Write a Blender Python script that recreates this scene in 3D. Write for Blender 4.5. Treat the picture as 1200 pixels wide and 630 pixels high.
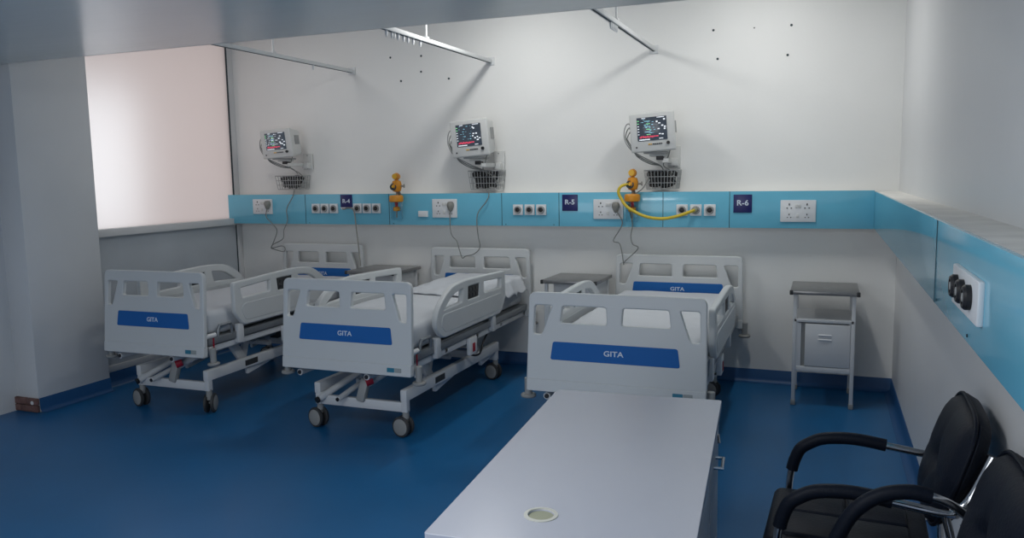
import bpy, bmesh, math, random
from mathutils import Vector, Matrix, Euler, noise
for o in list(bpy.data.objects): bpy.data.objects.remove(o, do_unlink=True)
S = bpy.context.scene; COL = S.collection
R = math.radians
random.seed(7)
# ------------------------------------------------------------------ camera
cd = bpy.data.cameras.new('camera'); cam = bpy.data.objects.new('camera', cd); COL.objects.link(cam)
cd.sensor_width = 36; cd.sensor_fit = 'HORIZONTAL'; cd.lens = 932.69 / 1200 * 36
cam.matrix_world = Matrix(((0.93173, -0.02795, 0.36209, 0), (0.36279, 0.11696, -0.92450, 0),
                           (-0.01651, 0.99274, 0.11912, 1.6), (0, 0, 0, 1)))
cd.clip_start = 0.02
S.camera = cam
# ------------------------------------------------------------------ light
S.view_settings.view_transform = 'Standard'; S.view_settings.look = 'None'
S.view_settings.gamma = 1; S.view_settings.use_curve_mapping = False; S.view_settings.exposure = 0.0
w = bpy.data.worlds.new('world'); S.world = w; w.use_nodes = True
w.node_tree.nodes['Background'].inputs[0].default_value = (0.92, 0.88, 0.87, 1)
w.node_tree.nodes['Background'].inputs[1].default_value = 1.05
def area(name, loc, rot, sx, sy, power, colr):
    l = bpy.data.lights.new(name, 'AREA'); l.shape = 'RECTANGLE'; l.size = sx; l.size_y = sy; l.energy = power; l.color = colr
    o = bpy.data.objects.new(name, l); COL.objects.link(o); o.location = loc; o.rotation_euler = rot; return o
area('bay_light', (-2.2, 5.1, 2.93), (R(15), 0, 0), 0.1, 0.8, 14.8, (1.0, 0.99, 0.96))
area('bay_light', (-0.45, 5.1, 2.93), (R(15), 0, 0), 0.1, 0.8, 14.8, (1.0, 0.99, 0.96))
area('bay_light', (-4.2, 5.0, 2.93), (R(15), 0, 0), 0.5, 0.5, 3.5, (1.0, 0.97, 0.95))  # weak soft light added at the window end to lift the dim left wall
area('ceiling_fill', (-1.4, 0.9, 2.34), (0, 0, 0), 0.9, 0.9, 36, (0.96, 0.98, 1.0))  # unseen ceiling panel, added as ambient fill for the near side
area('front_fill', (-2.2, -1.58, 1.35), (R(90), 0, 0), 3.2, 1.7, 38, (0.95, 0.97, 1.0))  # added fill from behind the camera for camera-facing fronts; no opening is modelled
area('daylight', (-5.5, 4.40, 1.72), (0, R(-90), 0), 1.2, 1.15, 6, (0.74, 0.92, 1.0))
# ------------------------------------------------------------------ materials
def mat(name, c, rough=.5, metal=0, nscale=0, namt=0, bump=0, bscale=200, spec=.5, coat=0, emit=None, estr=0, stretch=None):
    m = bpy.data.materials.new(name); m.use_nodes = True; nt = m.node_tree; b = nt.nodes['Principled BSDF']
    b.inputs['Base Color'].default_value = (*c, 1); b.inputs['Roughness'].default_value = rough
    b.inputs['Metallic'].default_value = metal; b.inputs['Specular IOR Level'].default_value = spec
    b.inputs['Coat Weight'].default_value = coat; b.inputs['Coat Roughness'].default_value = .1
    if emit: b.inputs['Emission Color'].default_value = (*emit, 1); b.inputs['Emission Strength'].default_value = estr
    tc = nt.nodes.new('ShaderNodeTexCoord'); mp = nt.nodes.new('ShaderNodeMapping'); nt.links.new(tc.outputs['Object'], mp.inputs[0])
    if stretch: mp.inputs['Scale'].default_value = stretch
    if namt:
        n = nt.nodes.new('ShaderNodeTexNoise'); n.inputs['Scale'].default_value = nscale; n.inputs['Detail'].default_value = 5
        nt.links.new(mp.outputs[0], n.inputs['Vector'])
        r = nt.nodes.new('ShaderNodeMapRange'); r.inputs[1].default_value = .3; r.inputs[2].default_value = .7
        r.inputs[3].default_value = 1 - namt; r.inputs[4].default_value = 1 + namt
        nt.links.new(n.outputs[0], r.inputs[0])
        mx = nt.nodes.new('ShaderNodeVectorMath'); mx.operation = 'SCALE'; mx.inputs[0].default_value = c
        nt.links.new(r.outputs[0], mx.inputs['Scale']); nt.links.new(mx.outputs[0], b.inputs['Base Color'])
    if bump:
        n2 = nt.nodes.new('ShaderNodeTexNoise'); n2.inputs['Scale'].default_value = bscale; n2.inputs['Detail'].default_value = 3
        nt.links.new(mp.outputs[0], n2.inputs['Vector'])
        bp = nt.nodes.new('ShaderNodeBump'); bp.inputs['Strength'].default_value = bump; bp.inputs['Distance'].default_value = .01
        nt.links.new(n2.outputs[0], bp.inputs['Height']); nt.links.new(bp.outputs[0], b.inputs['Normal'])
    return m
M = {}
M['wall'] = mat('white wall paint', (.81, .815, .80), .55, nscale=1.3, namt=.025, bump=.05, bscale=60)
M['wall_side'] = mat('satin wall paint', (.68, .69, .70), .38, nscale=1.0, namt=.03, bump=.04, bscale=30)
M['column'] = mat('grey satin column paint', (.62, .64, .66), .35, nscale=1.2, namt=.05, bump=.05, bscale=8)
M['cream'] = mat('cream ledge paint', (.78, .77, .73), .6, nscale=9, namt=.08)
M['floor'] = mat('blue vinyl floor', (.010, .115, .285), .33, nscale=.9, namt=.12, bump=.03, bscale=5, spec=.3)
M['skirt'] = mat('dark blue vinyl cove', (.012, .08, .22), .5)
M['brick'] = mat('red brown brick skirting', (.16, .085, .075), .7, nscale=18, namt=.3)
M['soffit'] = mat('gloss soffit paint', (.66, .70, .68), .2, nscale=2, namt=.03, bump=.12, bscale=10, stretch=(.25, 1.6, 1))
M['seam'] = mat('dark seam', (.03, .05, .06), .8)
M['blue'] = mat('sky blue laminate', (.155, .49, .66), .12, nscale=2, namt=.05, spec=.5)
M['frame'] = mat('grey window frame', (.62, .63, .64), .4)
M['panel'] = mat('dark grey laminate panel', (.46, .50, .54), .35, nscale=3, namt=.05)
M['abs'] = mat('white bed plastic', (.58, .605, .615), .38)
M['abs_in'] = mat('white bed plastic inset', (.54, .565, .58), .42)
M['plate'] = mat('royal blue plate', (.018, .125, .40), .55, spec=.15)
M['letter'] = mat('pale lettering', (.62, .70, .80), .5)
M['sheet'] = mat('white bed sheet', (.56, .59, .63), .85, bump=.15, bscale=14)
M['steel_white'] = mat('white powder coated steel', (.60, .62, .64), .4)
M['steel_grey'] = mat('grey steel rail', (.24, .26, .28), .35, metal=.4)
M['rubber'] = mat('dark grey rubber', (.035, .037, .04), .6)
M['hub'] = mat('grey wheel hub', (.27, .275, .27), .5)
M['black'] = mat('black plastic', (.012, .012, .014), .4)
M['red'] = mat('red plastic', (.35, .01, .03), .4)
M['sticker'] = mat('teal sticker', (.02, .18, .28), .4)
M['sticker_g'] = mat('grey sticker', (.3, .33, .33), .4)
M['top_grey'] = mat('brushed steel top', (.25, .25, .25), .32, metal=.55, nscale=25, namt=.12)
M['desk'] = mat('white desk laminate', (.385, .405, .47), .25, nscale=2, namt=.02)
M['desk_side'] = mat('grey desk laminate', (.42, .45, .50), .35)
M['olive'] = mat('olive cable cap', (.30, .31, .22), .5)
M['ring'] = mat('beige ring', (.52, .52, .47), .5)
M['leather'] = mat('black leather', (.006, .009, .017), .5, bump=.12, bscale=120, spec=.12)
M['chrome'] = mat('chrome tube', (.62, .63, .65), .14, metal=1)
M['mon'] = mat('off white monitor casing', (.62, .63, .62), .42)
M['mon_g'] = mat('grey monitor trim', (.3, .31, .31), .45)
M['screen'] = mat('monitor screen', (.01, .012, .016), .15, emit=(.035, .045, .06), estr=1)
for n, c, s in (('s_white', (.8, .85, .9), .5), ('s_green', (.25, .8, .35), .5), ('s_red', (.8, .06, .12), .55), ('s_cyan', (.3, .65, .8), .45)):
    M[n] = mat('screen ' + n, c, .5, emit=c, estr=s)
M['yellow_btn'] = mat('amber button', (.75, .42, .03), .4)
M['orange'] = mat('orange plastic', (.62, .25, .012), .35)
M['hose'] = mat('yellow hose', (.62, .46, .03), .4)
M['navy'] = mat('navy sign', (.012, .014, .11), .35)
M['socket'] = mat('white socket plastic', (.70, .72, .74), .35)
M['plug'] = mat('grey plug', (.24, .24, .22), .5)
M['cord'] = mat('grey cord', (.20, .21, .20), .5)
M['wire'] = mat('thin steel wire', (.42, .43, .43), .4, metal=.5)
M['alu'] = mat('white aluminium track', (.68, .70, .71), .35)
def glass():
    m = bpy.data.materials.new('clear bottle'); m.use_nodes = True; b = m.node_tree.nodes['Principled BSDF']
    b.inputs['Base Color'].default_value = (.8, .9, .95, 1); b.inputs['Roughness'].default_value = .08
    b.inputs['Transmission Weight'].default_value = 1; b.inputs['IOR'].default_value = 1.15; return m
M['clear'] = glass()
def frosted():
    m = bpy.data.materials.new('frosted glass'); m.use_nodes = True; nt = m.node_tree; b = nt.nodes['Principled BSDF']
    b.inputs['Base Color'].default_value = (.62, .56, .56, 1); b.inputs['Roughness'].default_value = .15
    t = nt.nodes.new('ShaderNodeBsdfTranslucent'); t.inputs[0].default_value = (.93, .88, .87, 1)
    mx = nt.nodes.new('ShaderNodeMixShader'); mx.inputs[0].default_value = .75
    nt.links.new(b.outputs[0], mx.inputs[1]); nt.links.new(t.outputs[0], mx.inputs[2])
    nt.links.new(mx.outputs[0], nt.nodes['Material Output'].inputs[0]); return m
M['frost'] = frosted()
# ------------------------------------------------------------------ helpers
class MB:
    def __init__(s): s.bm = bmesh.new(); s.mats = []
    def mi(s, m):
        if m not in s.mats: s.mats.append(m)
        return s.mats.index(m)
    def merge(s, bm, m, mx=None):
        i = s.mi(m)
        for f in bm.faces: f.material_index = i
        if mx is not None: bm.transform(mx)
        me = bpy.data.meshes.new('t'); bm.to_mesh(me); bm.free(); s.bm.from_mesh(me); bpy.data.meshes.remove(me)
    def mesh(s, me, m, mx=None):
        b = bmesh.new(); b.from_mesh(me); bpy.data.meshes.remove(me); s.merge(b, m, mx); return s
    def box(s, c, d, m, bev=0, rot=None, seg=2, taper=None):
        b = bmesh.new(); bmesh.ops.create_cube(b, size=1)
        for v in b.verts: v.co = Vector((v.co.x * d[0], v.co.y * d[1], v.co.z * d[2]))
        if taper: taper(b)
        if bev: bmesh.ops.bevel(b, geom=b.edges[:], offset=bev, segments=seg, profile=.5, affect='EDGES')
        mx = Matrix.Translation(c)
        if rot: mx = mx @ Euler(rot).to_matrix().to_4x4()
        s.merge(b, m, mx); return s
    def bb(s, x0, x1, y0, y1, z0, z1, m, bev=0):
        return s.box(((x0 + x1) / 2, (y0 + y1) / 2, (z0 + z1) / 2), (abs(x1 - x0), abs(y1 - y0), abs(z1 - z0)), m, bev)
    def lathe(s, prof, m, mx=None, n=24, cap=True):
        b = bmesh.new(); rings = []
        for r, z in prof:
            rings.append([b.verts.new((r * math.cos(2 * math.pi * k / n), r * math.sin(2 * math.pi * k / n), z)) for k in range(n)])
        for a, c in zip(rings, rings[1:]):
            for k in range(n): b.faces.new((a[k], a[(k + 1) % n], c[(k + 1) % n], c[k]))
        if cap: b.faces.new(rings[0][::-1]); b.faces.new(rings[-1])
        s.merge(b, m, mx); return s
    def cyl(s, p, q, r, m, n=16, bev=0):
        p, q = Vector(p), Vector(q); h = (q - p).length
        mx = Matrix.Translation(p) @ (q - p).to_track_quat('Z', 'Y').to_matrix().to_4x4()
        pr = [(r, 0), (r, h)] if not bev else [(r - bev, 0), (r, bev), (r, h - bev), (r - bev, h)]
        return s.lathe(pr, m, mx, n)
    def tube(s, pts, r, m, smooth=True, n=10, sub=6, closed=False):
        P = [Vector(p) for p in pts]
        if smooth and len(P) > 2:
            Q = []; N = len(P)
            rng = range(N) if closed else range(N - 1)
            for i in rng:
                p0 = P[(i - 1) % N] if closed or i > 0 else P[0]; p1 = P[i]; p2 = P[(i + 1) % N]
                p3 = P[(i + 2) % N] if closed or i + 2 < N else P[-1]
                for k in range(sub):
                    t = k / sub
                    Q.append(.5 * ((2 * p1) + (p2 - p0) * t + (2 * p0 - 5 * p1 + 4 * p2 - p3) * t * t + (3 * p1 - p0 - 3 * p2 + p3) * t ** 3))
            if not closed: Q.append(P[-1])
            P = Q
        b = bmesh.new(); N = len(P); rings = []; up = None
        for i in range(N):
            if closed: t = P[(i + 1) % N] - P[i - 1]
            else: t = P[min(i + 1, N - 1)] - P[max(i - 1, 0)]
            t.normalize()
            if up is None: up = t.orthogonal()
            up = (up - t * up.dot(t)).normalized(); bi = t.cross(up)
            rings.append([b.verts.new(P[i] + r * (math.cos(a) * up + math.sin(a) * bi)) for a in [2 * math.pi * k / n for k in range(n)]])
        for i in range(N if closed else N - 1):
            a, c = rings[i], rings[(i + 1) % N]
            for k in range(n): b.faces.new((a[k], a[(k + 1) % n], c[(k + 1) % n], c[k]))
        if not closed: b.faces.new(rings[0][::-1]); b.faces.new(rings[-1])
        s.merge(b, m); return s
    def build(s, name, parent=None, loc=None, ang=35):
        bmesh.ops.recalc_face_normals(s.bm, faces=s.bm.faces[:])
        me = bpy.data.meshes.new(name); s.bm.to_mesh(me); s.bm.free()
        for m in s.mats: me.materials.append(M[m])
        for p in me.polygons: p.use_smooth = True
        me.set_sharp_from_angle(angle=R(ang))
        o = bpy.data.objects.new(name, me); COL.objects.link(o)
        if loc: o.location = loc
        if parent: o.parent = parent
        return o
def fillet(pts, rad, seg=5):
    out = []; n = len(pts)
    for i in range(n):
        p = Vector((*pts[i][:2], 0)); r = pts[i][2] if len(pts[i]) > 2 else rad
        a = Vector((*pts[i - 1][:2], 0)); c = Vector((*pts[(i + 1) % n][:2], 0))
        if r <= 0: out.append((p.x, p.y)); continue
        d1 = (a - p); d2 = (c - p); l = min(r, d1.length * .48, d2.length * .48)
        s_ = p + d1.normalized() * l; e = p + d2.normalized() * l
        for k in range(seg + 1):
            t = k / seg; q = (1 - t) ** 2 * s_ + 2 * t * (1 - t) * p + t * t * e; out.append((q.x, q.y))
    return out
def plate2d(outlines, half, bev=0):
    c = bpy.data.curves.new('t', 'CURVE'); c.dimensions = '2D'; c.fill_mode = 'BOTH'; c.extrude = half - bev; c.bevel_depth = bev; c.bevel_resolution = 2
    for pts in outlines:
        s = c.splines.new('POLY'); s.points.add(len(pts) - 1); s.use_cyclic_u = True
        for p, q in zip(s.points, pts): p.co = (q[0], q[1], 0, 1)
    o = bpy.data.objects.new('t', c); me = o.to_mesh().copy(); o.to_mesh_clear(); bpy.data.objects.remove(o); bpy.data.curves.remove(c); return me
def text2d(txt, size, half=.0008, sx=1):
    c = bpy.data.curves.new('t', 'FONT'); c.body = txt; c.size = size; c.align_x = 'CENTER'; c.align_y = 'CENTER'; c.extrude = half; c.resolution_u = 3; c.offset = size * .018
    o = bpy.data.objects.new('t', c); me = o.to_mesh().copy(); o.to_mesh_clear(); bpy.data.objects.remove(o); bpy.data.curves.remove(c)
    me.transform(Matrix.Diagonal((sx, 1, 1, 1))); return me
RX = lambda d: Matrix.Rotation(R(d), 4, 'X')
RY = lambda d: Matrix.Rotation(R(d), 4, 'Y')
RZ = lambda d: Matrix.Rotation(R(d), 4, 'Z')
T = lambda x, y, z: Matrix.Translation((x, y, z))
def tag(o, label, cat, group=None):
    o['label'] = label; o['category'] = cat
    if group: o['group'] = group
    return o
def thing(name, label, cat, loc=(0, 0, 0), rz=0, group=None):
    o = bpy.data.objects.new(name, None); COL.objects.link(o); o.empty_display_size = .1
    o.location = loc; o.rotation_euler = (0, 0, R(rz)); return tag(o, label, cat, group)
def dup(src, loc, rz=0, label=None, group=None, scale=None):
    def rec(o, par):
        c = o.copy(); COL.objects.link(c); c.parent = par
        for ch in list(o.children): rec(ch, c)
        return c
    r = rec(src, None); r.location = loc; r.rotation_euler = (0, 0, R(rz))
    if label: r['label'] = label
    if group: r['group'] = group
    if scale: r.scale = scale
    return r
def struct(o): o['kind'] = 'structure'; return o

# ------------------------------------------------------------------ the room
YB, XR, XL, ZC = 6.16, 0.49, -5.2, 3.0
YE = 3.75                                             # far edge of the low soffit
struct(MB().bb(-6.2, XR + .2, -1.6, YB + .2, -.1, 0, 'floor').build('floor'))
struct(MB().bb(-6.2, XR + .2, YE, YB + .2, ZC, ZC + .1, 'wall').build('ceiling'))
m = MB(); m.bb(-6.2, XR + .2, -1.6, YE, 2.365, 2.5, 'soffit'); m.bb(-6.2, XR + .2, YE - .02, YE, 2.5, ZC, 'wall'); m.bb(-6.2, XR, YE, YE + .012, 2.365, 2.378, 'cream')
struct(m.build('ceiling_soffit'))
m = MB(); m.bb(XL - .2, XR + .2, YB, YB + .15, 0, ZC, 'wall')
for x, z in ((-3.503, 2.605), (-3.406, 2.402), (-3.206, 2.599), (-3.211, 2.469), (-2.952, 2.397), (-.789, 2.621), (-.756, 2.413), (-.267, 2.408), (-.246, 2.614), (-.5, 2.615)):
    m.cyl((x, YB + .002, z), (x, YB - .003, z), .009 if x != -.5 else .005, 'seam', 10)     # empty screw holes in the plaster
struct(m.build('wall_back'))
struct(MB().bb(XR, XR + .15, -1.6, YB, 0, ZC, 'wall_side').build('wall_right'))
struct(MB().bb(-6.2, XR + .2, -1.75, -1.6, 0, 2.5, 'wall_side').build('wall_front'))
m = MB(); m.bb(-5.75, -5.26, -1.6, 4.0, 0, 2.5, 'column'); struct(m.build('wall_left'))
# column with brick skirting stump on the face towards the aisle
struct(MB().bb(-5.29, -5.05, 3.82, 4.42, 0, ZC, 'column', .006).build('wall_column'))
m = MB()
for i in range(2):
    for a, b in (((-5.268, -5.15), (-5.146, -5.046)) if i else ((-5.268, -5.21), (-5.206, -5.046))):
        m.bb(a, b, 3.800, 3.822, .004 + i * .05, .05 + i * .05, 'brick', .003)
m.cyl((-5.09, 3.797, .07), (-5.09, 3.803, .07), .014, 'socket')
struct(m.build('baseboard_column'))
def cove(name, p, q, nrm):
    # vinyl floor swept up the wall: curved foot, 10 cm high
    p, q, nrm = Vector(p), Vector(q), Vector(nrm); prof = [(.05, .0015), (.03, .004), (.015, .013), (.007, .03), (.005, .097), (.003, .1), (-.004, .1)]
    b = bmesh.new(); ra = [b.verts.new(p + nrm * d + Vector((0, 0, z))) for d, z in prof]; rb = [b.verts.new(q + nrm * d + Vector((0, 0, z))) for d, z in prof]
    for i in range(len(prof) - 1): b.faces.new((ra[i], ra[i + 1], rb[i + 1], rb[i]))
    m = MB(); m.merge(b, 'skirt'); return struct(m.build(name))
cove('baseboard_back', (XL, YB, 0), (XR, YB, 0), (0, -1, 0))
cove('baseboard_right', (XR, YB, 0), (XR, -1.6, 0), (-1, 0, 0))
cove('baseboard_left', (-5.05, 3.822, 0), (-5.05, 4.42, 0), (1, 0, 0))
cove('baseboard_window', (XL + .02, 4.42, 0), (XL + .02, YB, 0), (1, 0, 0))
# boxed-in service trunking along both walls, laminate faces
def trunk_seams(m, axis, fix, vals):
    for v in vals:
        if axis == 'x': m.bb(v - .002, v + .002, fix - .0015, fix + .001, 1.178, 1.443, 'seam')
        else: m.bb(fix - .0015, fix + .001, v - .0015, v + .0015, 1.184, 1.436, 'seam')
m = MB(); m.bb(-5.2, .328, 6.01, 6.024, 1.178, 1.444, 'blue', .001); m.bb(-5.2, .328, 6.02, YB, 1.182, 1.44, 'cream')
trunk_seams(m, 'x', 6.01, (-4.338, -3.479, -2.434, -1.946, -1.124, -.638))
for x in (-2.40, -1.99, -3.44, -4.30): m.cyl((x, 6.011, 1.19), (x, 6.008, 1.19), .004, 'seam', 8)
struct(m.build('trim_1'))
m = MB(); m.bb(.328, .342, -1.6, 6.012, 1.183, 1.437, 'blue', .001); m.bb(.338, XR, -1.6, YB, 1.187, 1.434, 'cream')
trunk_seams(m, 'y', .328, (2.74, 1.35))
for y in (2.68, 2.12): m.cyl((.329, y, 1.20), (.325, y, 1.20), .004, 'seam', 8)
struct(m.build('trim_2'))
# window wall on the left: frosted pane over a sill, laminate panel below
m = MB(); m.bb(XL - .03, XL + .012, 6.085, YB, 1.17, ZC, 'frame'); m.bb(XL - .03, XL + .0125, 6.078, 6.086, 1.23, ZC, 'seam')
m.bb(XL - .03, XL + .012, 4.3, 6.09, 2.9, ZC, 'frame')
f = struct(m.build('window_1'))
MB().bb(XL - .012, XL, 4.3, 6.08, 1.22, 2.92, 'frost').build('pane', f)
struct(MB().bb(XL - .03, XL + .055, 4.42, YB, 1.165, 1.225, 'frame', .004).build('window_sill'))
m = MB(); m.bb(XL - .05, XL, 4.42, 6.09, .1, 1.165, 'panel'); m.bb(XL - .05, XL + .02, 4.42, 6.09, .1, .15, 'frame', .003)
m.bb(XL - .05, XL + .02, 6.10, YB, .1, 1.165, 'frame', .003); m.bb(XL - .05, XL + .004, 6.09, 6.101, .1, 1.165, 'seam')
struct(m.build('wall_window'))

# ------------------------------------------------------------------ beds
def board_mesh(m):
    hw = .465
    K = 1.06
    out = fillet([(-hw, .066, .002), (hw, .066, .002), (hw - .008, .54, .035), (-hw + .008, .54, .035)], .03)
    h = []
    for s in (1, -1):
        h.append(fillet([(s * .038, .482), (s * .284, .482), (s * .296, .374), (s * .032, .374)], .022))
        h.append(fillet([(s * .324, .482), (s * .438, .482), (s * .442, .305), (s * .384, .305)], .024))
    m.mesh(plate2d([out] + h, .017, .007), 'abs')
    strip = fillet([(-hw, 0), (hw, 0), (hw, .060), (-hw, .060)], .004)
    m.mesh(plate2d([strip], .021, .004), 'abs'); m.bb(-hw + .004, hw - .004, .0585, .0665, -.0165, .0165, 'hub')
PLATE = [(-.338, 0), (.338, 0), (.325, .098), (-.325, .098)]
def board(name, root, mx, sticker, pz=.178):
    m = MB(); board_mesh(m); o = m.build(name, root); o.data.transform(mx)
    p = MB(); p.mesh(plate2d([fillet(PLATE, .012)], .002, .001), 'plate', T(0, pz, .0185)); o2 = p.build('name_plate', o); o2.data.transform(mx)
    t = MB(); t.mesh(text2d('GITA', .040, sx=1.15), 'letter', T(0, pz + .049, .0208)); o3 = t.build('lettering', o); o3.data.transform(mx)
    if sticker:
        t = MB(); t.mesh(plate2d([fillet([(.305, .018), (.356, .018), (.356, .044), (.305, .044)], .003)], .001), 'sticker', T(0, 0, .0216))
        t.mesh(plate2d([fillet([(.358, .018), (.405, .018), (.405, .044), (.358, .044)], .003)], .001), 'sticker_g', T(0, 0, .0216))
        o4 = t.build('sticker', o); o4.data.transform(mx)
    return o
def side_rail(root, x, flip):
    # local rail: s along the bed from the square end (s=0) to the curved end, z up; faces look sideways
    out = fillet([(0, .862, .02), (0, .665, .03), (.085, .575, .03), (1.06, .575, .05), (1.15, .665, .05), (1.10, .765, .12), (.93, .868, .16), (.70, .885, .2)], .03)
    h = [fillet([(.05, .832), (.40, .85), (.395, .755), (.07, .748)], .02),
         fillet([(.46, .848), (.665, .85), (.675, .745), (.475, .745)], .012),
         fillet([(.725, .848, .03), (.90, .832, .08), (1.055, .735, .03), (.755, .745, .02)], .02)]
    m = MB(); m.mesh(plate2d([out] + h, .019, .009), 'abs')
    for s in (1, -1):
        m.mesh(plate2d([fillet([(.10, .60), (1.02, .60), (1.08, .655), (1.05, .715), (.09, .715), (.06, .68)], .03)], .003, .0025), 'abs_in', T(0, 0, s * .0185))
    mx = T(x, .31, 0) @ RZ(90) @ RX(90)
    if flip: mx = T(x, .31 + 1.15, 0) @ RZ(-90) @ RX(90)
    o = m.build('side_rail', root); o.data.transform(mx)
    c = MB(); c.mesh(plate2d([fillet([(.462, .849), (.663, .851), (.673, .744), (.477, .744)], .01)], .012, .002), 'black')
    for s in (1, -1):
        c.mesh(plate2d([fillet([(.485, .838), (.645, .838), (.65, .757), (.495, .757)], .008)], .002), 'rubber', T(0, 0, s * .012))
        for i in range(3):
            for j in range(2): c.box((.52 + i * .05, .778 + j * .037, s * .0145), (.03, .022, .003), 'black', .001)
    c.build('control_panel', o).data.transform(mx)
    return o
def caster(root, x, y, ang):
    o = MB(); o.cyl((0, 0, .115), (0, 0, .165), .021, 'hub'); o.box((0, .012, .105), (.03, .05, .035), 'hub', .008); o.cyl((-.036, .022, .066), (.036, .022, .066), .008, 'hub')
    o.box((.0, .06, .10), (.035, .03, .012), 'mon_g', .004)
    c = o.build('caster', root, (x, y, 0)); c.rotation_euler = (0, 0, R(ang))
    for s in (1, -1):
        q = MB(); mx = T(s * .012, .022, .065) @ RY(90 * s)
        q.lathe([(.028, 0), (.052, .001), (.064, .006), (.065, .014), (.062, .022), (.053, .025)], 'rubber', mx, 28)
        q.lathe([(.050, .018), (.051, .0255), (.046, .028), (.02, .030), (.004, .0305)], 'hub', mx, 28)
        q.build('wheel', c)
    return c
def make_bed(label, flip):
    b = thing('hospital_bed', label, 'bed', group='white hospital beds')
    board('footboard', b, T(0, -.005, .425) @ RX(85.5), True)
    board('headboard', b, T(0, 2.045, .43) @ RX(90), False, .235)
    # mattress with fitted sheet: rounded slab with soft creases
    bm = bmesh.new(); bmesh.ops.create_cube(bm, size=1)
    for v in bm.verts: v.co = Vector((v.co.x * .82, v.co.y * 1.93, v.co.z * .165))
    bmesh.ops.bevel(bm, geom=bm.edges[:], offset=.045, segments=4, profile=.5, affect='EDGES')
    big = [e for e in bm.edges if e.calc_length() > .3]
    bmesh.ops.subdivide_edges(bm, edges=[e for e in bm.edges if e.calc_length() > .5 and abs(e.verts[0].co.y - e.verts[1].co.y) > .5], cuts=46, use_grid_fill=True)
    bmesh.ops.subdivide_edges(bm, edges=[e for e in bm.edges if e.calc_length() > .3 and abs(e.verts[0].co.x - e.verts[1].co.x) > .3], cuts=22, use_grid_fill=True)
    bm.normal_update()
    for v in bm.verts:
        p = v.co
        k = noise.noise(Vector((p.x * 3, p.y * 5, p.z * 9))) * .006 + noise.noise(Vector((p.x * 9, p.y * 14, p.z * 6 + 3))) * .003
        edge = max(0, (abs(p.y) - .80) / .16) if p.y < 0 else 0
        k += edge * .012 * math.sin(p.x * 34 + 2 * math.sin(p.x * 11)) * (1 if p.z < .05 else .3)
        v.co = p + v.normal * k
    m = MB(); m.merge(bm, 'sheet', T(0, 1.045, .618)); m.build('mattress', b, ang=60)
    # deck frame under the mattress
    m = MB()
    for s in (1, -1):
        m.bb(s * .405, s * .44, .06, 2.02, .485, .53, 'steel_grey', .004); m.bb(s * .385, s * .42, .03, 2.03, .435, .475, 'steel_white', .004)
    for y in (.06, .55, 1.05, 1.5, 2.0): m.bb(-.42, .42, y - .02, y + .02, .44, .475, 'steel_white', .004)
    m.bb(-.41, .41, .08, 2.0, .515, .53, 'steel_grey')
    for s in (1, -1): m.bb(s * .42, s * .46, .34, .40, .45, .58, 'steel_white', .006); m.bb(s * .42, s * .46, 1.25, 1.31, .45, .58, 'steel_white', .006)
    m.build('deck_frame', b)
    for s in (1, -1):
        MB().tube([(s * .43, .16, .50), (s * .437, .16, .575), (s * .437, .175, .60), (s * .437, .285, .60), (s * .437, .30, .575), (s * .43, .30, .50)], .011, 'steel_grey', False).build('mattress_retainer', b)
        m = MB(); m.bb(s * .30, s * .345, .13, 1.62, .225, .295, 'steel_white', .004)
        m.bb(s * .303, s * .342, .134, .175, .155, .285, 'steel_white', .003); m.bb(s * .303, s * .342, 1.575, 1.616, .155, .285, 'steel_white', .003)
        m.bb(s * .3455, s * .347, .52, .66, .24, .28, 'rubber')
        m.build('base_beam', b)
        for y in (.62, 1.38):
            m = MB(); m.box((s * .27, y - .10, .345), (.03, .07, .30), 'steel_white', .005, (R(38), 0, 0)); m.box((s * .24, y + .02, .36), (.03, .06, .26), 'steel_white', .005, (R(-22), 0, 0))
            m.cyl((s * .225, y - .005, .26), (s * .30, y - .005, .26), .022, 'steel_white'); m.box((s * .305, y + .12, .215), (.03, .34, .045), 'steel_white', .006, (R(8), 0, 0))
            m.build('lift_arm', b)
    MB().bb(-.302, .302, .138, .17, .155, .215, 'steel_white', .004).build('cross_beam', b); MB().bb(-.302, .302, 1.58, 1.612, .155, .215, 'steel_white', .004).build('cross_beam', b); MB().cyl((-.27, .90, .33), (.27, .90, .33), .02, 'steel_white').build('cross_beam', b)
    m = MB(); m.cyl((-.29, .10, .20), (-.03, .62, .42), .022, 'steel_white'); m.cyl((-.29, .095, .198), (-.297, .08, .192), .02, 'black'); m.bb(-.31, -.27, .12, .19, .195, .235, 'steel_white', .006); m.build('pedal_bar', b)
    m = MB(); m.box((.02, .15, .27), (.062, .05, .15), 'mon_g', .014, (R(-8), R(14), 0)); m.cyl((.035, .16, .305), (.12, .30, .365), .026, 'steel_white'); m.cyl((.05, .13, .325), (.082, .16, .338), .029, 'red')
    m.cyl((.12, .30, .365), (.20, .75, .42), .03, 'steel_white'); m.build('actuator', b)
    m = MB(); m.cyl((.12, .86, .37), (.12, 1.16, .37), .034, 'mon_g', bev=.006); m.box((.12, 1.18, .36), (.09, .10, .10), 'rubber', .012); m.cyl((.12, 1.2, .37), (.02, 1.62, .44), .014, 'steel_white'); m.build('drive_motor', b)
    MB().tube([(.40, .98, .42), (.37, 1.02, .33), (.40, 1.12, .31), (.39, 1.22, .38), (.41, 1.26, .44)], .007, 'black').build('drive_cable', b)
    for x, z in ((-.37, .385), (.13, .39)):
        m = MB(); m.cyl((x, .02, z), (x + .03, .75, z + .01), .02, 'steel_white'); m.cyl((x, .014, z), (x, .022, z), .013, 'black'); m.bb(x - .012, x + .012, .09, .12, z, .45, 'steel_white', .003)
        m.build('crank_tube', b)
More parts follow.
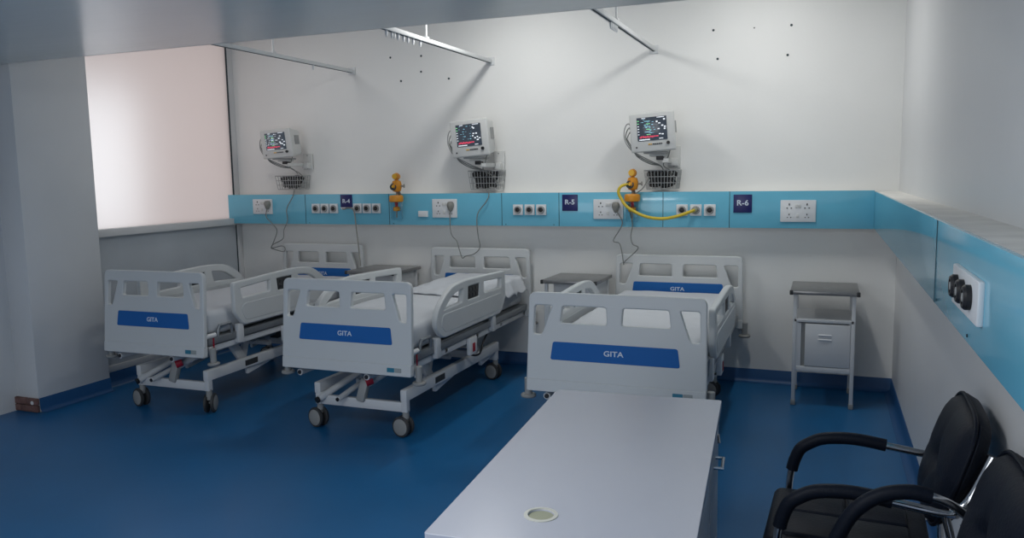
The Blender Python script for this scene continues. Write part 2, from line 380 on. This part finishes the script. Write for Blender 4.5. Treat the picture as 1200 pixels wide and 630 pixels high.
    m = MB(); m.cyl((-.11, .05, .225), (-.05, .55, .33), .018, 'steel_white'); m.cyl((-.111, .042, .223), (-.11, .052, .2255), .012, 'black'); m.build('crank_tube', b)
    for s in (1, -1):
        for y in (.05, 2.04):
            m = MB(); m.cyl((s * .455, y + .02, .40), (s * .43, y + .03, .47), .013, 'steel_white'); m.cyl((s * .485, y, .375), (s * .485, y, .475), .021, 'mon_g', bev=.003)
            m.cyl((s * .485, y, .362), (s * .485, y, .382), .042, 'hub', n=24, bev=.006); m.build('corner_bumper', b)
    m = MB(); m.box((.435, .92, .415), (.03, .12, .12), 'socket', .006); m.bb(.4505, .454, .90, .94, .375, .435, 'red', .001); m.build('lever_box', b)
    m = MB(); m.bb(.4405, .4435, .10, .112, .40, .53, 'red'); m.cyl((.43, .03, .545), (.43, .14, .545), .016, 'socket', bev=.004); m.cyl((.43, .022, .545), (.43, .031, .545), .010, 'black'); m.build('release_handle', b)
    side_rail(b, -.455, flip); side_rail(b, .455, flip)
    for x, y, a in ((-.322, .155, 78), (.322, .155, 84), (.322, 1.597, 80), (-.322, 1.597, 100)): caster(b, x, y, a)
    return b
bed1 = make_bed('white hospital bed nearest the frosted window and the grey column, under sign R-4', False)
bed1.location = (-4.175, 4.03, 0); bed1.rotation_euler = (0, 0, R(1.3)); bed1.scale = (.905, 1, 1.02)
bed3 = dup(bed1, (-1.01, 4.03, 0), .3, 'white hospital bed directly behind the white desk, near sign R-6', scale=(1.03, 1, .985))
bed2 = make_bed('white hospital bed in the middle, rumpled draw sheet at its head, near sign R-5', True)
bed2.location = (-2.667, 4.03, 0); bed2.scale = (.965, 1, 1.01)
[c for c in bed1.children if c.name.startswith('caster')][1].rotation_euler[2] = R(25)
# rumpled draw sheet over a raised head end of the middle bed
bm = bmesh.new(); nx, ny = 46, 40; g = []
for j in range(ny + 1):
    row = []
    for i in range(nx + 1):
        u, v = i / nx, j / ny
        s = -.34 + u * .86; y = 1.24 + v * .72 - .10 * u * (1 - v)
        k = noise.noise(Vector((s * 6, y * 9, 0))) * .010 + noise.noise(Vector((s * 17, y * 13, 2))) * .005
        top = .718 + .058 * min(1, v * 2.2) ** .8 * min(1, u * 5) + k
        if s > .40:
            d = s - .40; x = .40 + d * (.45 if y > 1.5 else .12) + (.012 * math.sin(v * 23) if y > 1.5 else 0); z = top - d * .95 - .01 * math.sin(v * 40)
        else: x = s; z = top
        row.append(bm.verts.new((x, y, max(z, .712 if s < .4 else .57))))
    g.append(row)
for j in range(ny):
    for i in range(nx): bm.faces.new((g[j][i], g[j][i + 1], g[j + 1][i + 1], g[j + 1][i]))
m = MB(); m.merge(bm, 'sheet'); o = m.build('draw_sheet', None, (-2.66, 4.03, 0), 70); md = o.modifiers.new('hem', 'SOLIDIFY'); md.thickness = .004; md.offset = 0
tag(o, 'rumpled white draw sheet lying over the head end of the middle bed', 'sheet')

# ------------------------------------------------------------------ bedside lockers
def make_locker(closed, lab):
    t = thing('bedside_locker', lab, 'locker', group='bedside lockers')
    W, D, H = .40, .46, .79
    for s in (1, -1):
        for y in (.01, D - .01 - .025):
            yy = y if y > .1 else .012
            l = MB().bb(s * (W / 2 - .006), s * (W / 2 - .030), yy, yy + .024, .03, H - .022, 'steel_white', .002).build('leg', t)
            MB().bb(s * (W / 2 - .003), s * (W / 2 - .033), yy - .003, yy + .027, 0, .036, 'hub', .004).build('rubber_foot', l)
    m = MB(); m.box((0, D / 2, H - .012), (W + .03, D + .03, .026), 'top_grey', .005)
    for s in (1, -1): m.bb(s * (W / 2 - .004), s * (W / 2 + .018), -.018, .006, H - .027, H + .003, 'rubber', .004)
    m.build('top', t)
    MB().bb(-W / 2 + .012, W / 2 - .012, .012, D - .012, .575, .60, 'steel_white', .004).build('shelf', t)
    if closed:
        MB().bb(W / 2 - .026, W / 2 - .018, .03, D - .03, .60, H - .026, 'steel_white', .001).build('side_panel', t); MB().bb(-W / 2 + .05, W / 2 - .03, .10, .106, .60, H - .026, 'steel_white', .001).build('inner_panel', t)
    m = MB(); x = W / 2 - .03
    m.bb(-x, x, D - .03, D - .02, .25, .575, 'steel_white'); m.bb(-x, x, .018, D - .02, .25, .265, 'steel_white', .002); m.bb(-x, -x + .012, .02, D - .02, .25, .575, 'steel_white'); m.bb(x - .012, x, .02, D - .02, .25, .575, 'steel_white')
    m.bb(-W / 2 + .03, W / 2 - .03, .014, .03, .238, .275, 'steel_white', .003)
    m.bb(-x, -x + .03, .016, .03, .27, .57, 'steel_white'); m.bb(-x + .03, -x + .055, .028, .034, .275, .57, 'hub')
    m.build('cabinet_box', t)
    d = MB().bb(-x + .055, x - .004, .012, .028, .278, .568, 'steel_white', .003).build('door', t)
    for z in (.492, .462): MB().box((.01, .012, z), (.085, .014, .014), 'socket', .006, (R(20), 0, 0)).build('louvre', d)
    return t
lk = make_locker(False, 'grey topped white bedside locker standing alone in the right corner by the side wall'); lk.location = (.025, 5.60, 0)
lk = make_locker(True, 'grey topped white bedside locker between the middle bed and the bed behind the desk'); lk.location = (-1.745, 5.60, 0); lk.rotation_euler[2] = R(-1); lk.scale = (1, .93, 1.015)
dup(lk, (-3.48, 5.66, 0), 0, 'grey topped white bedside locker between the window bed and the middle bed', scale=(1.08, .97, 1.03))

# ------------------------------------------------------------------ wall monitors
def make_monitor(idx):
    t = thing('patient_monitor', 'x', 'monitor', group='wall mounted patient monitors')
    bod = MB()
    def tp(b):
        for v in b.verts:
            if v.co.y > 0: v.co.x *= .86; v.co.z *= .86
    bod.box((0, .075, 0), (.335, .15, .29), 'mon', .018, seg=3, taper=tp); bod.box((0, -.004, 0), (.338, .03, .293), 'mon', .012, seg=3)
    bod.bb(.162, .166, .045, .10, -.02, .07, 'mon_g'); bod.box((0, .06, .147), (.10, .05, .012), 'mon', .005)
    body = bod.build('casing', t); body.rotation_euler = (R(3), R(-3.5), 0)
    sc = MB().bb(-.112, .112, -.0235, -.018, -.062, .112, 'screen', .002).build('screen', body)
    r = random.Random(idx); m = MB()
    def q(x0, x1, z0, z1, c): m.bb(x0, x1, -.0248, -.0232, z0, z1, c)
    q(-.075, -.045, .103, .108, 's_white'); q(.04, .095, .103, .108, 's_white'); q(-.10, -.02, -.057, -.050, 's_white'); q(.05, .08, -.054, -.049, 's_white')
    for i in range(6):
        z = .085 - i * .02; q(-.108, -.096, z, z + .005, 's_green' if i < 2 else 's_white')
        if idx != 2: q(-.055 + .012 * (i % 2), -.012, z - .004, z, 's_green' if i % 2 else 's_cyan')
        for k in range(10 if idx == 1 else 4):
            x = -.09 + r.random() * .11; q(x, x + .012, z + .007 + r.random() * .004, z + .0095 + r.random() * .004, 's_white' if idx == 1 else 's_cyan')
    for i in range(9):
        x = .03 + r.random() * .065; z = -.03 + r.random() * .115; q(x, x + .010 + r.random() * .008, z, z + .007 + r.random() * .004, 's_white')
    for i in range(13):
        x = -.095 + i * .0085; z = -.036 + r.random() * .006; q(x, x + .006, z - .006, z + .004 * (1 + i % 2), 's_red')
    for i in range(4): q(.015 + i * .008, .021 + i * .008, -.036, -.028, 's_red')
    m.build('readout', sc)
    bt = MB(); bt.bb(-.035, -.02, -.024, -.017, -.095, -.085, 'yellow_btn', .002); bt.bb(-.016, -.008, -.024, -.017, -.095, -.085, 'yellow_btn', .002)
    for i in range(5): bt.bb(-.002 + i * .015, .010 + i * .015, -.024, -.017, -.094, -.086, 'black', .001)
    bt.build('button_row', body)
    MB().cyl((.115, -.016, -.088), (.115, -.034, -.088), .0125, 'black', 20, .002).build('knob', body)
    MB().cyl((-.125, -.016, -.108), (-.125, -.021, -.108), .007, 'black').build('indicator', body)
    a = MB(); a.box((.02, .06, -.155), (.18, .11, .016), 'mon_g', .004); a.box((.03, .07, -.175), (.12, .08, .018), 'mon', .004); a.box((.05, .05, -.195), (.055, .05, .03), 'black', .004)
    a.box((.09, .13, -.215), (.05, .20, .035), 'mon', .006); a.bb(.075, .175, .255, .272, -.272, -.10, 'mon', .004); a.box((.125, .235, -.225), (.07, .05, .06), 'mon', .006)
    for z in (-.12, -.255): a.cyl((.125, .256, z), (.125, .251, z), .006, 'mon_g')
    a.build('wall_bracket', t)
    l = MB()
    for k, (o1, o2, zz) in enumerate(((0, 0, .06), (.012, .012, .03), (.022, .02, 0))):
        l.tube([(-.165, .04, zz), (-.20 + o1, .03, zz + .005), (-.222 + o1, .03, zz - .04), (-.22 + o2, .03, -.05), (-.18 + o1, .03, -.12), (-.12, .04, -.165 - .01 * k), (-.03, .08, -.215 - .012 * k), (.04, .14, -.255), (.06, .19, -.31)], .0042, 'cord' if k else 'mon_g', n=8)
        l.cyl((-.158, .04, zz), (-.185, .035, zz), .007, 'mon_g')
    l.tube([(.125, .05, -.13), (.11, .04, -.19), (.07, .08, -.25), (.13, .12, -.30), (.15, .17, -.36)], .004, 'cord', n=8)
    l.build('lead_cables', t)
    return t
mx = {}
for i, (x, z, rz, sc, lab) in enumerate(((-4.515, 1.895, -2, 1.0, 'white patient monitor on the wall nearest the frosted window, above the window bed'),
                                    (-2.645, 1.885, -4, 1.0, 'white patient monitor on the wall above the middle bed, second from the window'),
                                    (-1.18, 1.885, 2, .97, 'white patient monitor on the wall above the bed behind the desk, nearest the right corner'))):
    t = make_monitor(i + 1 if i else 1); t.location = (x, 5.885, z); t.rotation_euler = (0, 0, R(rz)); t['label'] = lab; t.scale = (sc, 1, sc)
    if i == 0: t.scale = (.98, 1, .86)
def basket(x0, x1, z0, z1, lab):
    t = thing('wire_basket', lab, 'basket', ((x0 + x1) / 2, 6.07, z0), group='wire baskets under the monitors')
    w = (x1 - x0) / 2; h = z1 - z0; d = .075; m = MB()
    def ring(z, k, r): m.tube([(-w * k, -d * k, z), (w * k, -d * k, z), (w * k, d, z), (-w * k, d, z)], r, 'wire', False, 6, closed=True)
    ring(h, 1, .0045); ring(h * .66, .96, .0028); ring(h * .33, .92, .0028); ring(0, .86, .0035)
    for i in range(11):
        u = -1 + i * .2
        m.tube([(u * w, -d, h), (u * w * .86, -d * .86, 0), (u * w * .86, d, 0)], .0026, 'wire', False, 6)
    for i in range(5):
        v = -d + i * d * .5
        for s in (1, -1): m.tube([(s * w, v, h), (s * w * .86, v * .86 if v < 0 else v, 0)], .0026, 'wire', False, 6)
    m.build('basket_wires', t)
    MB().box((0, d + .008, h * .8), (.06, .012, .05), 'mon', .003).build('hanger_plate', t)
    c = MB(); rr = random.Random(int(abs(x0) * 100))
    for k in range(11):
        cx = -w * .62 + w * 1.15 * k / 10; ra = h * (.34 + .1 * rr.random()); cz = h * .48 + rr.random() * h * .12; tw = rr.random() * 1.2 - .6; pts = []
        for j in range(12):
            an = j * 2 * math.pi / 12
            pts.append((cx + .028 * math.sin(an * 2 + tw) + tw * .02, .045 * math.cos(an) - .005, max(.012, cz + ra * math.sin(an))))
        c.tube(pts, .0085, 'black', n=7, closed=True)
    c.box((-.02, .01, h * .42), (w * 1.2, .07, h * .55), 'black', .015)
    o = c.build('coiled_cable', None, ((x0 + x1) / 2, 6.07, z0))
    return o
tag(basket(-4.64, -4.37, 1.49, 1.61, 'wire basket with black cables under the monitor nearest the frosted window'), 'black cables coiled in the wire basket nearest the frosted window', 'cable', 'cables in the baskets')
tag(basket(-2.72, -2.45, 1.475, 1.625, 'wire basket with black cables under the monitor above the middle bed'), 'black cables coiled in the wire basket above the middle bed', 'cable', 'cables in the baskets')
tag(basket(-1.265, -1.01, 1.465, 1.605, 'wire basket with black cables under the monitor nearest the right corner'), 'black cables coiled in the wire basket beside the yellow hose', 'cable', 'cables in the baskets')

# ------------------------------------------------------------------ fittings on the blue trunking
YF = 6.01
def make_outlet():
    t = thing('gas_outlet', 'x', 'gas outlet')
    MB().box((0, -.007, 0), (.084, .016, .084), 'socket', .004).build('face_plate', t)
    m = MB(); m.lathe([(.031, 0), (.031, .006), (.027, .012), (.020, .012), (.018, .004), (.001, .004)], 'mon_g', T(0, -.014, 0) @ RX(90))
    m.lathe([(.019, 0), (.018, .009), (.010, .012), (.001, .012)], 'black', T(0, -.016, 0) @ RX(90)); m.bb(-.014, .022, -.030, -.024, -.004, .004, 'black', .001)
    m.build('valve', t); return t
pr = None
NM = {0: 'leftmost', 1: 'middle', 2: 'rightmost'}
for x0, st, z, nm, gl in ((-4.222, .094, 1.318, 'left of sign R-4', 'left of sign R-4'), (-3.79, .094, 1.32, 'right of sign R-4', 'right of sign R-4'), (-2.29, .099, 1.309, 'left of sign R-5', 'left of sign R-5'), (-.98, .101, 1.308, 'left of sign R-6', 'left of sign R-6')):
    for k in range(3):
        if pr is None: o = pr = make_outlet(); o.location = (x0 + k * st, YF, z)
        else: o = dup(pr, (x0 + k * st, YF, z))
        o['label'] = 'square white gas outlet with black valve, %s of the three %s' % (NM[k], nm)
        if 'R-6' in nm and k == 1: o['label'] = 'square white gas outlet %s with the yellow hose plugged in' % nm
        o['group'] = 'gas outlets ' + gl
def socket_plate(x, z, w, h, lab, full):
    t = thing('power_socket', lab, 'socket', (x, YF, z), group='power sockets on the blue trunking')
    MB().box((0, -.006, 0), (w, .014, h), 'socket', .004).build('face_plate', t)
    for j, zz in ((0, h * .2), (1, -h * .24)):
        for s in ((-1, 1)):
            m = MB(); cx = s * w * .25; r = 1.0 if j == 0 else .8
            m.box((cx, -.0135, zz + .016 * r), (.008 * r, .002, .014 * r), 'black')
            for q in (-1, 1): m.box((cx + q * .014 * r, -.0135, zz - .010 * r), (.010 * r, .002, .007 * r), 'black')
            m.build('socket_hole', t)
        m = MB()
        for q in ((-1, 1) if j == 0 else (-.2,)): m.box((q * .011, -.0145, zz + .004), (.018, .006, .026), 'mon', .002)
        m.build('rocker_switch', t)
    return t
socket_plate(-4.803, 1.335, .215, .135, 'white socket plate nearest the frosted window with a grey plug in it', 0)
socket_plate(-2.946, 1.32, .228, .155, 'white socket plate above the middle bed with a grey plug in it', 0)
socket_plate(-1.545, 1.314, .235, .152, 'white socket plate beside sign R-5 with a grey plug in it', 0)
socket_plate(-.165, 1.302, .238, .155, 'white socket plate without any plug, right of sign R-6', 1)
o = MB().box((0, 0, 0), (.088, .02, .05), 'socket', .003).build('junction_box', None, (-3.148, YF - .008, 1.273)); tag(o, 'small blank white box left of the socket plate above the middle bed', 'box')
def sign(x, z, w, h, txt, lab):
    t = thing('room_sign', lab, 'sign', (x, YF, z), group='navy bed number signs')
    MB().box((0, -.003, 0), (w, .007, h), 'navy', .001).build('sign_plate', t)
    m = MB(); m.mesh(text2d(txt, w * .42, sx=1.1), 'letter', T(0, -.0072, w * .03) @ RX(90)); m.build('lettering', t); return t
s4 = sign(-3.905, 1.378, .118, .122, 'R-4', 'navy square sign reading R-4 between two rows of gas outlets')
m = MB(); m.bb(-.06, .065, -.009, -.003, -.058, -.05, 'socket', .001); m.mesh(plate2d([[(-.055, -.052), (-.02, -.052), (-.045, -.072)]], .001), 'socket', T(0, -.006, 0) @ RX(90)); m.build('peeling_strip', s4)
sign(-1.855, 1.364, .126, .127, 'R-5', 'navy square sign reading R-5 left of a socket plate')
sign(-.545, 1.355, .130, .131, 'R-6', 'navy square sign reading R-6, nearest the right corner')
# oxygen flow meters
def make_meter():
    t = thing('oxygen_flow_meter', 'x', 'flow meter', group='orange oxygen flow meters')
    m = MB(); m.lathe([(.002, -.03), (.026, -.022), (.032, 0), (.026, .022), (.002, .03)], 'orange', T(0, -.05, .255) @ RX(90)); m.lathe([(.022, 0), (.022, .004), (.001, .004)], 'yellow_btn', T(-.004, -.078, .257) @ RX(90)); m.cyl((0, -.05, .20), (0, -.05, .235), .013, 'orange'); m.build('gauge_knob', t)
    m = MB(); m.lathe([(.008, -.052), (.034, -.042), (.043, -.012), (.043, .012), (.034, .042), (.008, .052)], 'orange', T(0, -.05, .175)); m.lathe([(.030, 0), (.030, .012), (.022, .014), (.020, .006), (.001, .006)], 'seam', T(-.012, -.082, .168) @ RX(78)); m.lathe([(.011, 0), (.010, .018), (.001, .018)], 'yellow_btn', T(-.012, -.083, .168) @ RX(78))
    m.cyl((.035, -.05, .175), (.075, -.05, .175), .008, 'plug'); m.box((.07, -.05, .175), (.01, .012, .032), 'plug', .003); m.cyl((0, -.05, .09), (0, -.05, .13), .009, 'plug'); m.cyl((0, -.05, .17), (0, .0, .10), .012, 'plug')
    m.build('valve_body', t)
    m = MB(); m.lathe([(.045, -.005), (.058, 0), (.060, .012), (.060, .040), (.052, .052), (.012, .056)], 'orange', T(0, -.065, .045), 32); m.build('bottle_cap', t)
    m = MB(); m.lathe([(.044, 0), (.048, .01), (.048, .15), (.044, .155)], 'clear', T(0, -.065, -.11), 28); m.build('clear_bottle', t)
    m = MB(); m.cyl((0, -.065, -.035), (0, -.065, .0), .026, 'orange', bev=.004); m.cyl((.0, -.065, .0), (0, -.065, .045), .012, 'red'); m.cyl((0, -.065, -.09), (0, -.065, -.035), .006, 'plug'); m.build('float', t)
    return t
fm = make_meter(); fm.location = (-3.37, YF, 1.335); fm['label'] = 'orange oxygen flow meter between the window bed and the middle bed, no hose on it'
dup(fm, (-1.345, YF, 1.333), 0, 'orange oxygen flow meter with a yellow hose, beside the socket near sign R-5')
o = MB().tube([(-1.375, 5.93, 1.507), (-1.42, 5.90, 1.49), (-1.437, 5.89, 1.45), (-1.42, 5.89, 1.405), (-1.365, 5.88, 1.334), (-1.24, 5.89, 1.268), (-1.11, 5.90, 1.249), (-.99, 5.92, 1.27), (-.90, 5.94, 1.303), (-.879, 5.985, 1.308)], .0115, 'hose', n=12)
o.cyl((-.889, 5.955, 1.306), (-.879, 5.992, 1.308), .02, 'olive', bev=.003)
tag(o.build('oxygen_hose'), 'yellow hose looping from an orange flow meter to a gas outlet', 'hose')
def cord(pts, plug, lab):
    t = thing('power_lead', lab, 'cord', pts[0], group='grey monitor power cords'); p0 = Vector(pts[0])
    MB().tube([Vector(p) - p0 for p in pts], .0042, 'cord', n=8).build('cable', t)
    a, z = plug; m = MB(); b = Vector((a, 5.985, z)) - p0
    m.lathe([(.012, -.045), (.020, -.03), (.030, -.005), (.031, .014), (.022, .032), (.006, .036)], 'plug', T(*b), 20); m.build('plug', t)
cord([(-4.735, 5.975, 1.31), (-4.742, 5.97, 1.24), (-4.662, 5.97, 1.166), (-4.632, 5.97, 1.112), (-4.679, 5.98, 1.022), (-4.721, 5.99, .962), (-4.709, 6.0, .947), (-4.595, 6.0, .925), (-4.576, 6.0, .956), (-4.612, 6.0, .976), (-4.708, 5.99, .957), (-4.689, 5.98, .991), (-4.571, 5.97, 1.045), (-4.554, 5.97, 1.126), (-4.511, 5.97, 1.214), (-4.521, 5.98, 1.315), (-4.458, 5.99, 1.422), (-4.466, 6.03, 1.48)], (-4.735, 1.355), 'thin grey cord from the plug nearest the frosted window, looping below the blue trunking')
cord([(-2.886, 5.975, 1.30), (-2.882, 5.97, 1.156), (-2.867, 5.97, 1.094), (-2.827, 5.97, 1.051), (-2.811, 5.98, .983), (-2.796, 5.99, .921), (-2.783, 5.99, .907), (-2.756, 5.99, .925), (-2.688, 5.99, .942), (-2.633, 5.98, .98), (-2.616, 5.97, 1.023), (-2.633, 5.97, 1.109), (-2.635, 5.97, 1.268), (-2.557, 5.98, 1.377), (-2.536, 5.99, 1.437), (-2.562, 6.0, 1.47)], (-2.884, 1.342), 'thin grey cord hanging in a loop in front of the middle headboard')
cord([(-1.475, 5.975, 1.30), (-1.43, 5.97, 1.23), (-1.437, 5.97, 1.176), (-1.499, 5.98, 1.074), (-1.451, 5.98, 1.052), (-1.43, 5.98, .973), (-1.421, 5.99, .892), (-1.412, 5.99, .912), (-1.307, 5.98, 1.016), (-1.348, 5.98, 1.049), (-1.362, 5.98, 1.11), (-1.351, 5.98, 1.204), (-1.372, 5.985, 1.36), (-1.32, 5.93, 1.43), (-1.27, 5.96, 1.47), (-1.23, 6.0, 1.55)], (-1.482, 1.335), 'thin grey cord from the plug beside sign R-5, hanging down to a headboard')
o = MB().tube([(-3.938, 5.99, 1.318), (-3.915, 5.985, 1.315), (-3.876, 5.985, 1.325), (-3.817, 5.98, 1.303), (-3.793, 5.97, 1.173), (-3.763, 5.95, .991), (-3.73, 5.92, .822)], .006, 'plug', n=8).build('call_bell_lead')
tag(o, 'straight dark cord hanging from below sign R-4 to a bedside locker', 'cord')
# triple outlet panel on the right trunking
t = thing('triple_gas_outlet', 'white panel with three black gas outlets on the right side trunking, near the chairs', 'gas outlet', (.328, 2.12, 1.305))
MB().box((-.006, 0, -.002), (.014, .36, .10), 'socket', .004).build('face_plate', t)
for y in (.10, .005, -.09):
    m = MB(); m.lathe([(.029, 0), (.029, .012), (.024, .018), (.018, .018), (.016, .010), (.001, .010)], 'black', T(-.012, y, .0) @ RY(-90), 28); m.lathe([(.012, 0), (.010, .008), (.001, .009)], 'mon_g', T(-.022, y, 0) @ RY(-90)); m.build('valve', t)

# ------------------------------------------------------------------ curtain rails
def rail(x, y0, rods, lab, gl):
    t = thing('curtain_rail', lab, 'curtain rail', (x, YB, 2.50), group='white ceiling hung curtain rails')
    L = YB - y0; m = MB(); m.bb(-.017, .017, -L, -.004, 0, .028, 'alu', .002); m.bb(-.006, .006, -L, -.01, -.002, .001, 'seam'); m.build('track', t)
    MB().bb(-.035, .035, -.012, 0, -.018, .045, 'alu', .003).build('wall_flange', t)
    for y in rods:
        m = MB(); m.cyl((0, y - YB, .028), (0, y - YB, ZC - 2.50), .008, 'alu'); m.cyl((0, y - YB, ZC - 2.515), (0, y - YB, ZC - 2.50), .025, 'alu'); m.box((0, y - YB, .034), (.03, .04, .014), 'alu', .002); m.build('hanger_rod', t)
    for y in gl:
        m = MB(); m.bb(-.007, .007, y - YB - .009, y - YB + .009, -.03, .0, 'socket', .003); m.cyl((0, y - YB, -.04), (0, y - YB, -.028), .006, 'socket'); m.build('glider', t)
    return t
rail(-3.89, 4.15, (5.08, 4.45), 'white curtain rail nearest the frosted window', [5.58])
rail(-2.57, 4.15, (5.02, 4.45), 'white curtain rail above the middle bed, with gliders left at its near end', [4.48, 4.55, 4.58, 4.63, 4.70, 4.76, 4.83, 4.93])
rail(-1.228, 4.15, (4.98, 4.40), 'white curtain rail nearest the right corner', [4.84, 4.87, 4.9, 4.93, 4.96, 4.99])

# ------------------------------------------------------------------ desk
a = math.degrees(math.atan2(.066, 1))
D = thing('office_desk', 'white topped desk in front of the beds with a round olive cable cap', 'desk', (-.645, 2.94, 0), 3.9)
# local: x across (+ = drawer side), y negative towards the viewer
m = MB(); out = fillet([(-.313, -1.31), (.313, -1.31), (.313, 0), (-.313, 0)], .008); hole = [(.06 + .034 * math.cos(k * math.pi / 12) - .13, -1.14 + .034 * math.sin(k * math.pi / 12)) for k in range(24)]
m.mesh(plate2d([out, hole], .0125, .0015), 'desk', T(0, 0, .7375)); m.build('desktop', D)
m = MB(); m.lathe([(.033, -.02), (.0335, .0), (.031, .0005)], 'olive', T(-.07, -1.14, .746)); m.lathe([(.0335, .0), (.0335, .0025), (.043, .002), (.043, -.001)], 'ring', T(-.07, -1.14, .7500), 32, False); m.build('cable_cap', D)
m = MB()
m.bb(-.29, -.272, -1.28, -.02, .06, .724, 'desk_side', .001); m.bb(-.27, .29, -.04, -.022, .06, .724, 'desk_side', .001); m.bb(-.27, .29, -1.28, -1.262, .0, .724, 'desk_side', .001)
m.bb(-.27, .27, -1.26, -.04, .66, .672, 'desk_side')
m.build('desk_frame', D)
m = MB(); m.bb(-.10, .285, -.52, -.042, .05, .655, 'desk_side', .002); m.bb(-.08, .27, -.50, -.06, 0, .05, 'seam'); m.build('pedestal', D)
for z0, z1 in ((.50, .722), (.29, .494), (.055, .284)):
    d = MB().bb(.287, .306, -.515, -.03, z0, z1, 'desk_side', .002).build('drawer', D)
    zc = z1 - .115
    if z0 > .4: MB().tube([(.303, -.32, zc), (.333, -.32, zc), (.333, -.22, zc), (.303, -.22, zc)], .006, 'chrome', False).build('handle', d)
    if z0 > .4: MB().cyl((.305, -.12, zc + .05), (.309, -.12, zc + .02), .009, 'chrome').build('lock', d)
d = MB().bb(.287, .304, -.985, -.525, .055, .722, 'desk_side', .002).build('door', D)
MB().cyl((.302, -.60, .40), (.318, -.60, .40), .008, 'chrome').build('knob', d)

# ------------------------------------------------------------------ visitor chairs
def make_chair(slope, lab):
    t = thing('visitor_chair', lab, 'chair', group='black visitor chairs by the right wall')
    # local: chair faces -X, y across, origin on the floor below the seat centre
    m = MB(); m.box((-.01, 0, .455), (.47, .45, .09), 'leather', .03, seg=4)
    for a in (-.09, .09):
        for c in (-.09, .09): m.box((-.01 + a, c, .497), (.176, .176, .026), 'leather', .012, seg=3)
    m.build('seat', t)
    # backrest: rounded cushion, narrower at the bottom, leaning back
    b = bmesh.new(); nU, nV = 22, 24
    def surf(side):
        rows = []
        for j in range(nV + 1):
            v = j / nV; row = []
            for i in range(nU + 1):
                u = i / nU * 2 - 1; vv = v * 2 - 1
                # superellipse outline
                du, dv = u, vv; k = (abs(du) ** 4.2 + abs(dv) ** 4.2) ** (1 / 4.2) if (du or dv) else 0; mxx = max(abs(du), abs(dv)); sc = (mxx / k) if k else 1
                uu, vvv = du * sc, dv * sc; wdt = .235 - .035 * max(0, -vvv)
                ed = max(abs(du), abs(dv)); th = .045 * (1 - ed ** 6) ** .5 if ed < 1 else 0
                if side < 0: th += .008 * (1 - ed ** 4) - .022 * math.exp(-((uu * 2.6) ** 2 + ((vvv + .05) * 2.6) ** 2) * 3) - .010 * math.exp(-((uu * 12) ** 2)) * (1 - ed) - .008 * math.exp(-(((vvv + .05) * 12) ** 2)) * (1 - ed)
                z = .742 + vvv * .167; x = (z - .58) * .30 + .03 * vvv * vvv * 0
                row.append(b.verts.new((x + side * th, uu * wdt, z)))
            rows.append(row)
        for j in range(nV):
            for i in range(nU): b.faces.new((rows[j][i], rows[j][i + 1], rows[j + 1][i + 1], rows[j + 1][i]))
    surf(-1); surf(1)
    pip = []
    for k in range(48):
        an = 2 * math.pi * k / 48; du, dv = math.cos(an), math.sin(an); q = (abs(du) ** 4.2 + abs(dv) ** 4.2) ** (1 / 4.2); uu, vvv = du / q, dv / q
        z = .742 + vvv * .167; pip.append((.225 + (z - .58) * .30 - .012, uu * (.235 - .035 * max(0, -vvv)) * 1.0, z))
    bmesh.ops.remove_doubles(b, verts=b.verts[:], dist=.0008)
    m = MB(); m.merge(b, 'leather', T(.225, 0, 0)); o = m.build('backrest', t, ang=60); MB().tube(pip, .006, 'leather', closed=True, sub=2, n=8).build('piping', o)
    m = MB()
    if slope: arm = [(.225, .70), (.18, .725), (.10, .735), (.03, .715), (-.03, .665), (-.07, .59), (-.10, .50), (-.14, .30)]
    else: arm = [(.225, .662), (.10, .676), (.0, .685), (-.10, .672), (-.165, .63), (-.19, .56), (-.20, .45)]
    for s in (1, -1):
        y = s * .245
        m.tube([(.265, y, .665)] + [(a, y, c) for a, c in arm] + [(-.215, y, .08), (-.19, y, .022), (-.12, y, .0125), (.10, y, .0125), (.24, y, .0125)], .0125, 'chrome', n=12)
        m.tube([(.235, y, .664), (.262, y, .55), (.275, y, .42), (.285, y, .2), (.30, y, .03)], .0115, 'chrome', n=12)
        m.tube([(.255, y, .664), (.285, y * .97, .69), (.31, y * .95, .74), (.345, y * .93, .83)], .0165, 'chrome', n=12)
        m.tube([(.27, y, .45), (.0, y * .9, .415), (-.2, y, .43)], .011, 'chrome', n=10)
    m.tube([(.24, -.245, .0125), (.24, .245, .0125)], .0125, 'chrome', n=12); m.tube([(-.195, -.245, .42), (-.195, .245, .42)], .011, 'chrome', n=10)
    m.build('frame', t)
    for s in (1, -1):
        y = s * .245
        pad = [(.155, .731), (.10, .737), (.03, .717), (-.03, .667), (-.07, .592), (-.085, .55)] if slope else [(.105, .677), (.05, .684), (.0, .687), (-.05, .684), (-.10, .674), (-.14, .652), (-.165, .63), (-.182, .59), (-.19, .555)]
        MB().tube([(a, y, c) for a, c in pad], .0205, 'leather', n=12).build('arm_pad', t)
    return t
ch = make_chair(False, 'black leather visitor chair with level arms beside the right wall, nearer the locker'); ch.location = (.105, 2.605, 0); ch.rotation_euler = (0, 0, R(-2))
ch = make_chair(True, 'black leather visitor chair nearest the viewer, cut off by the lower right corner'); ch.location = (.135, 2.04, 0)
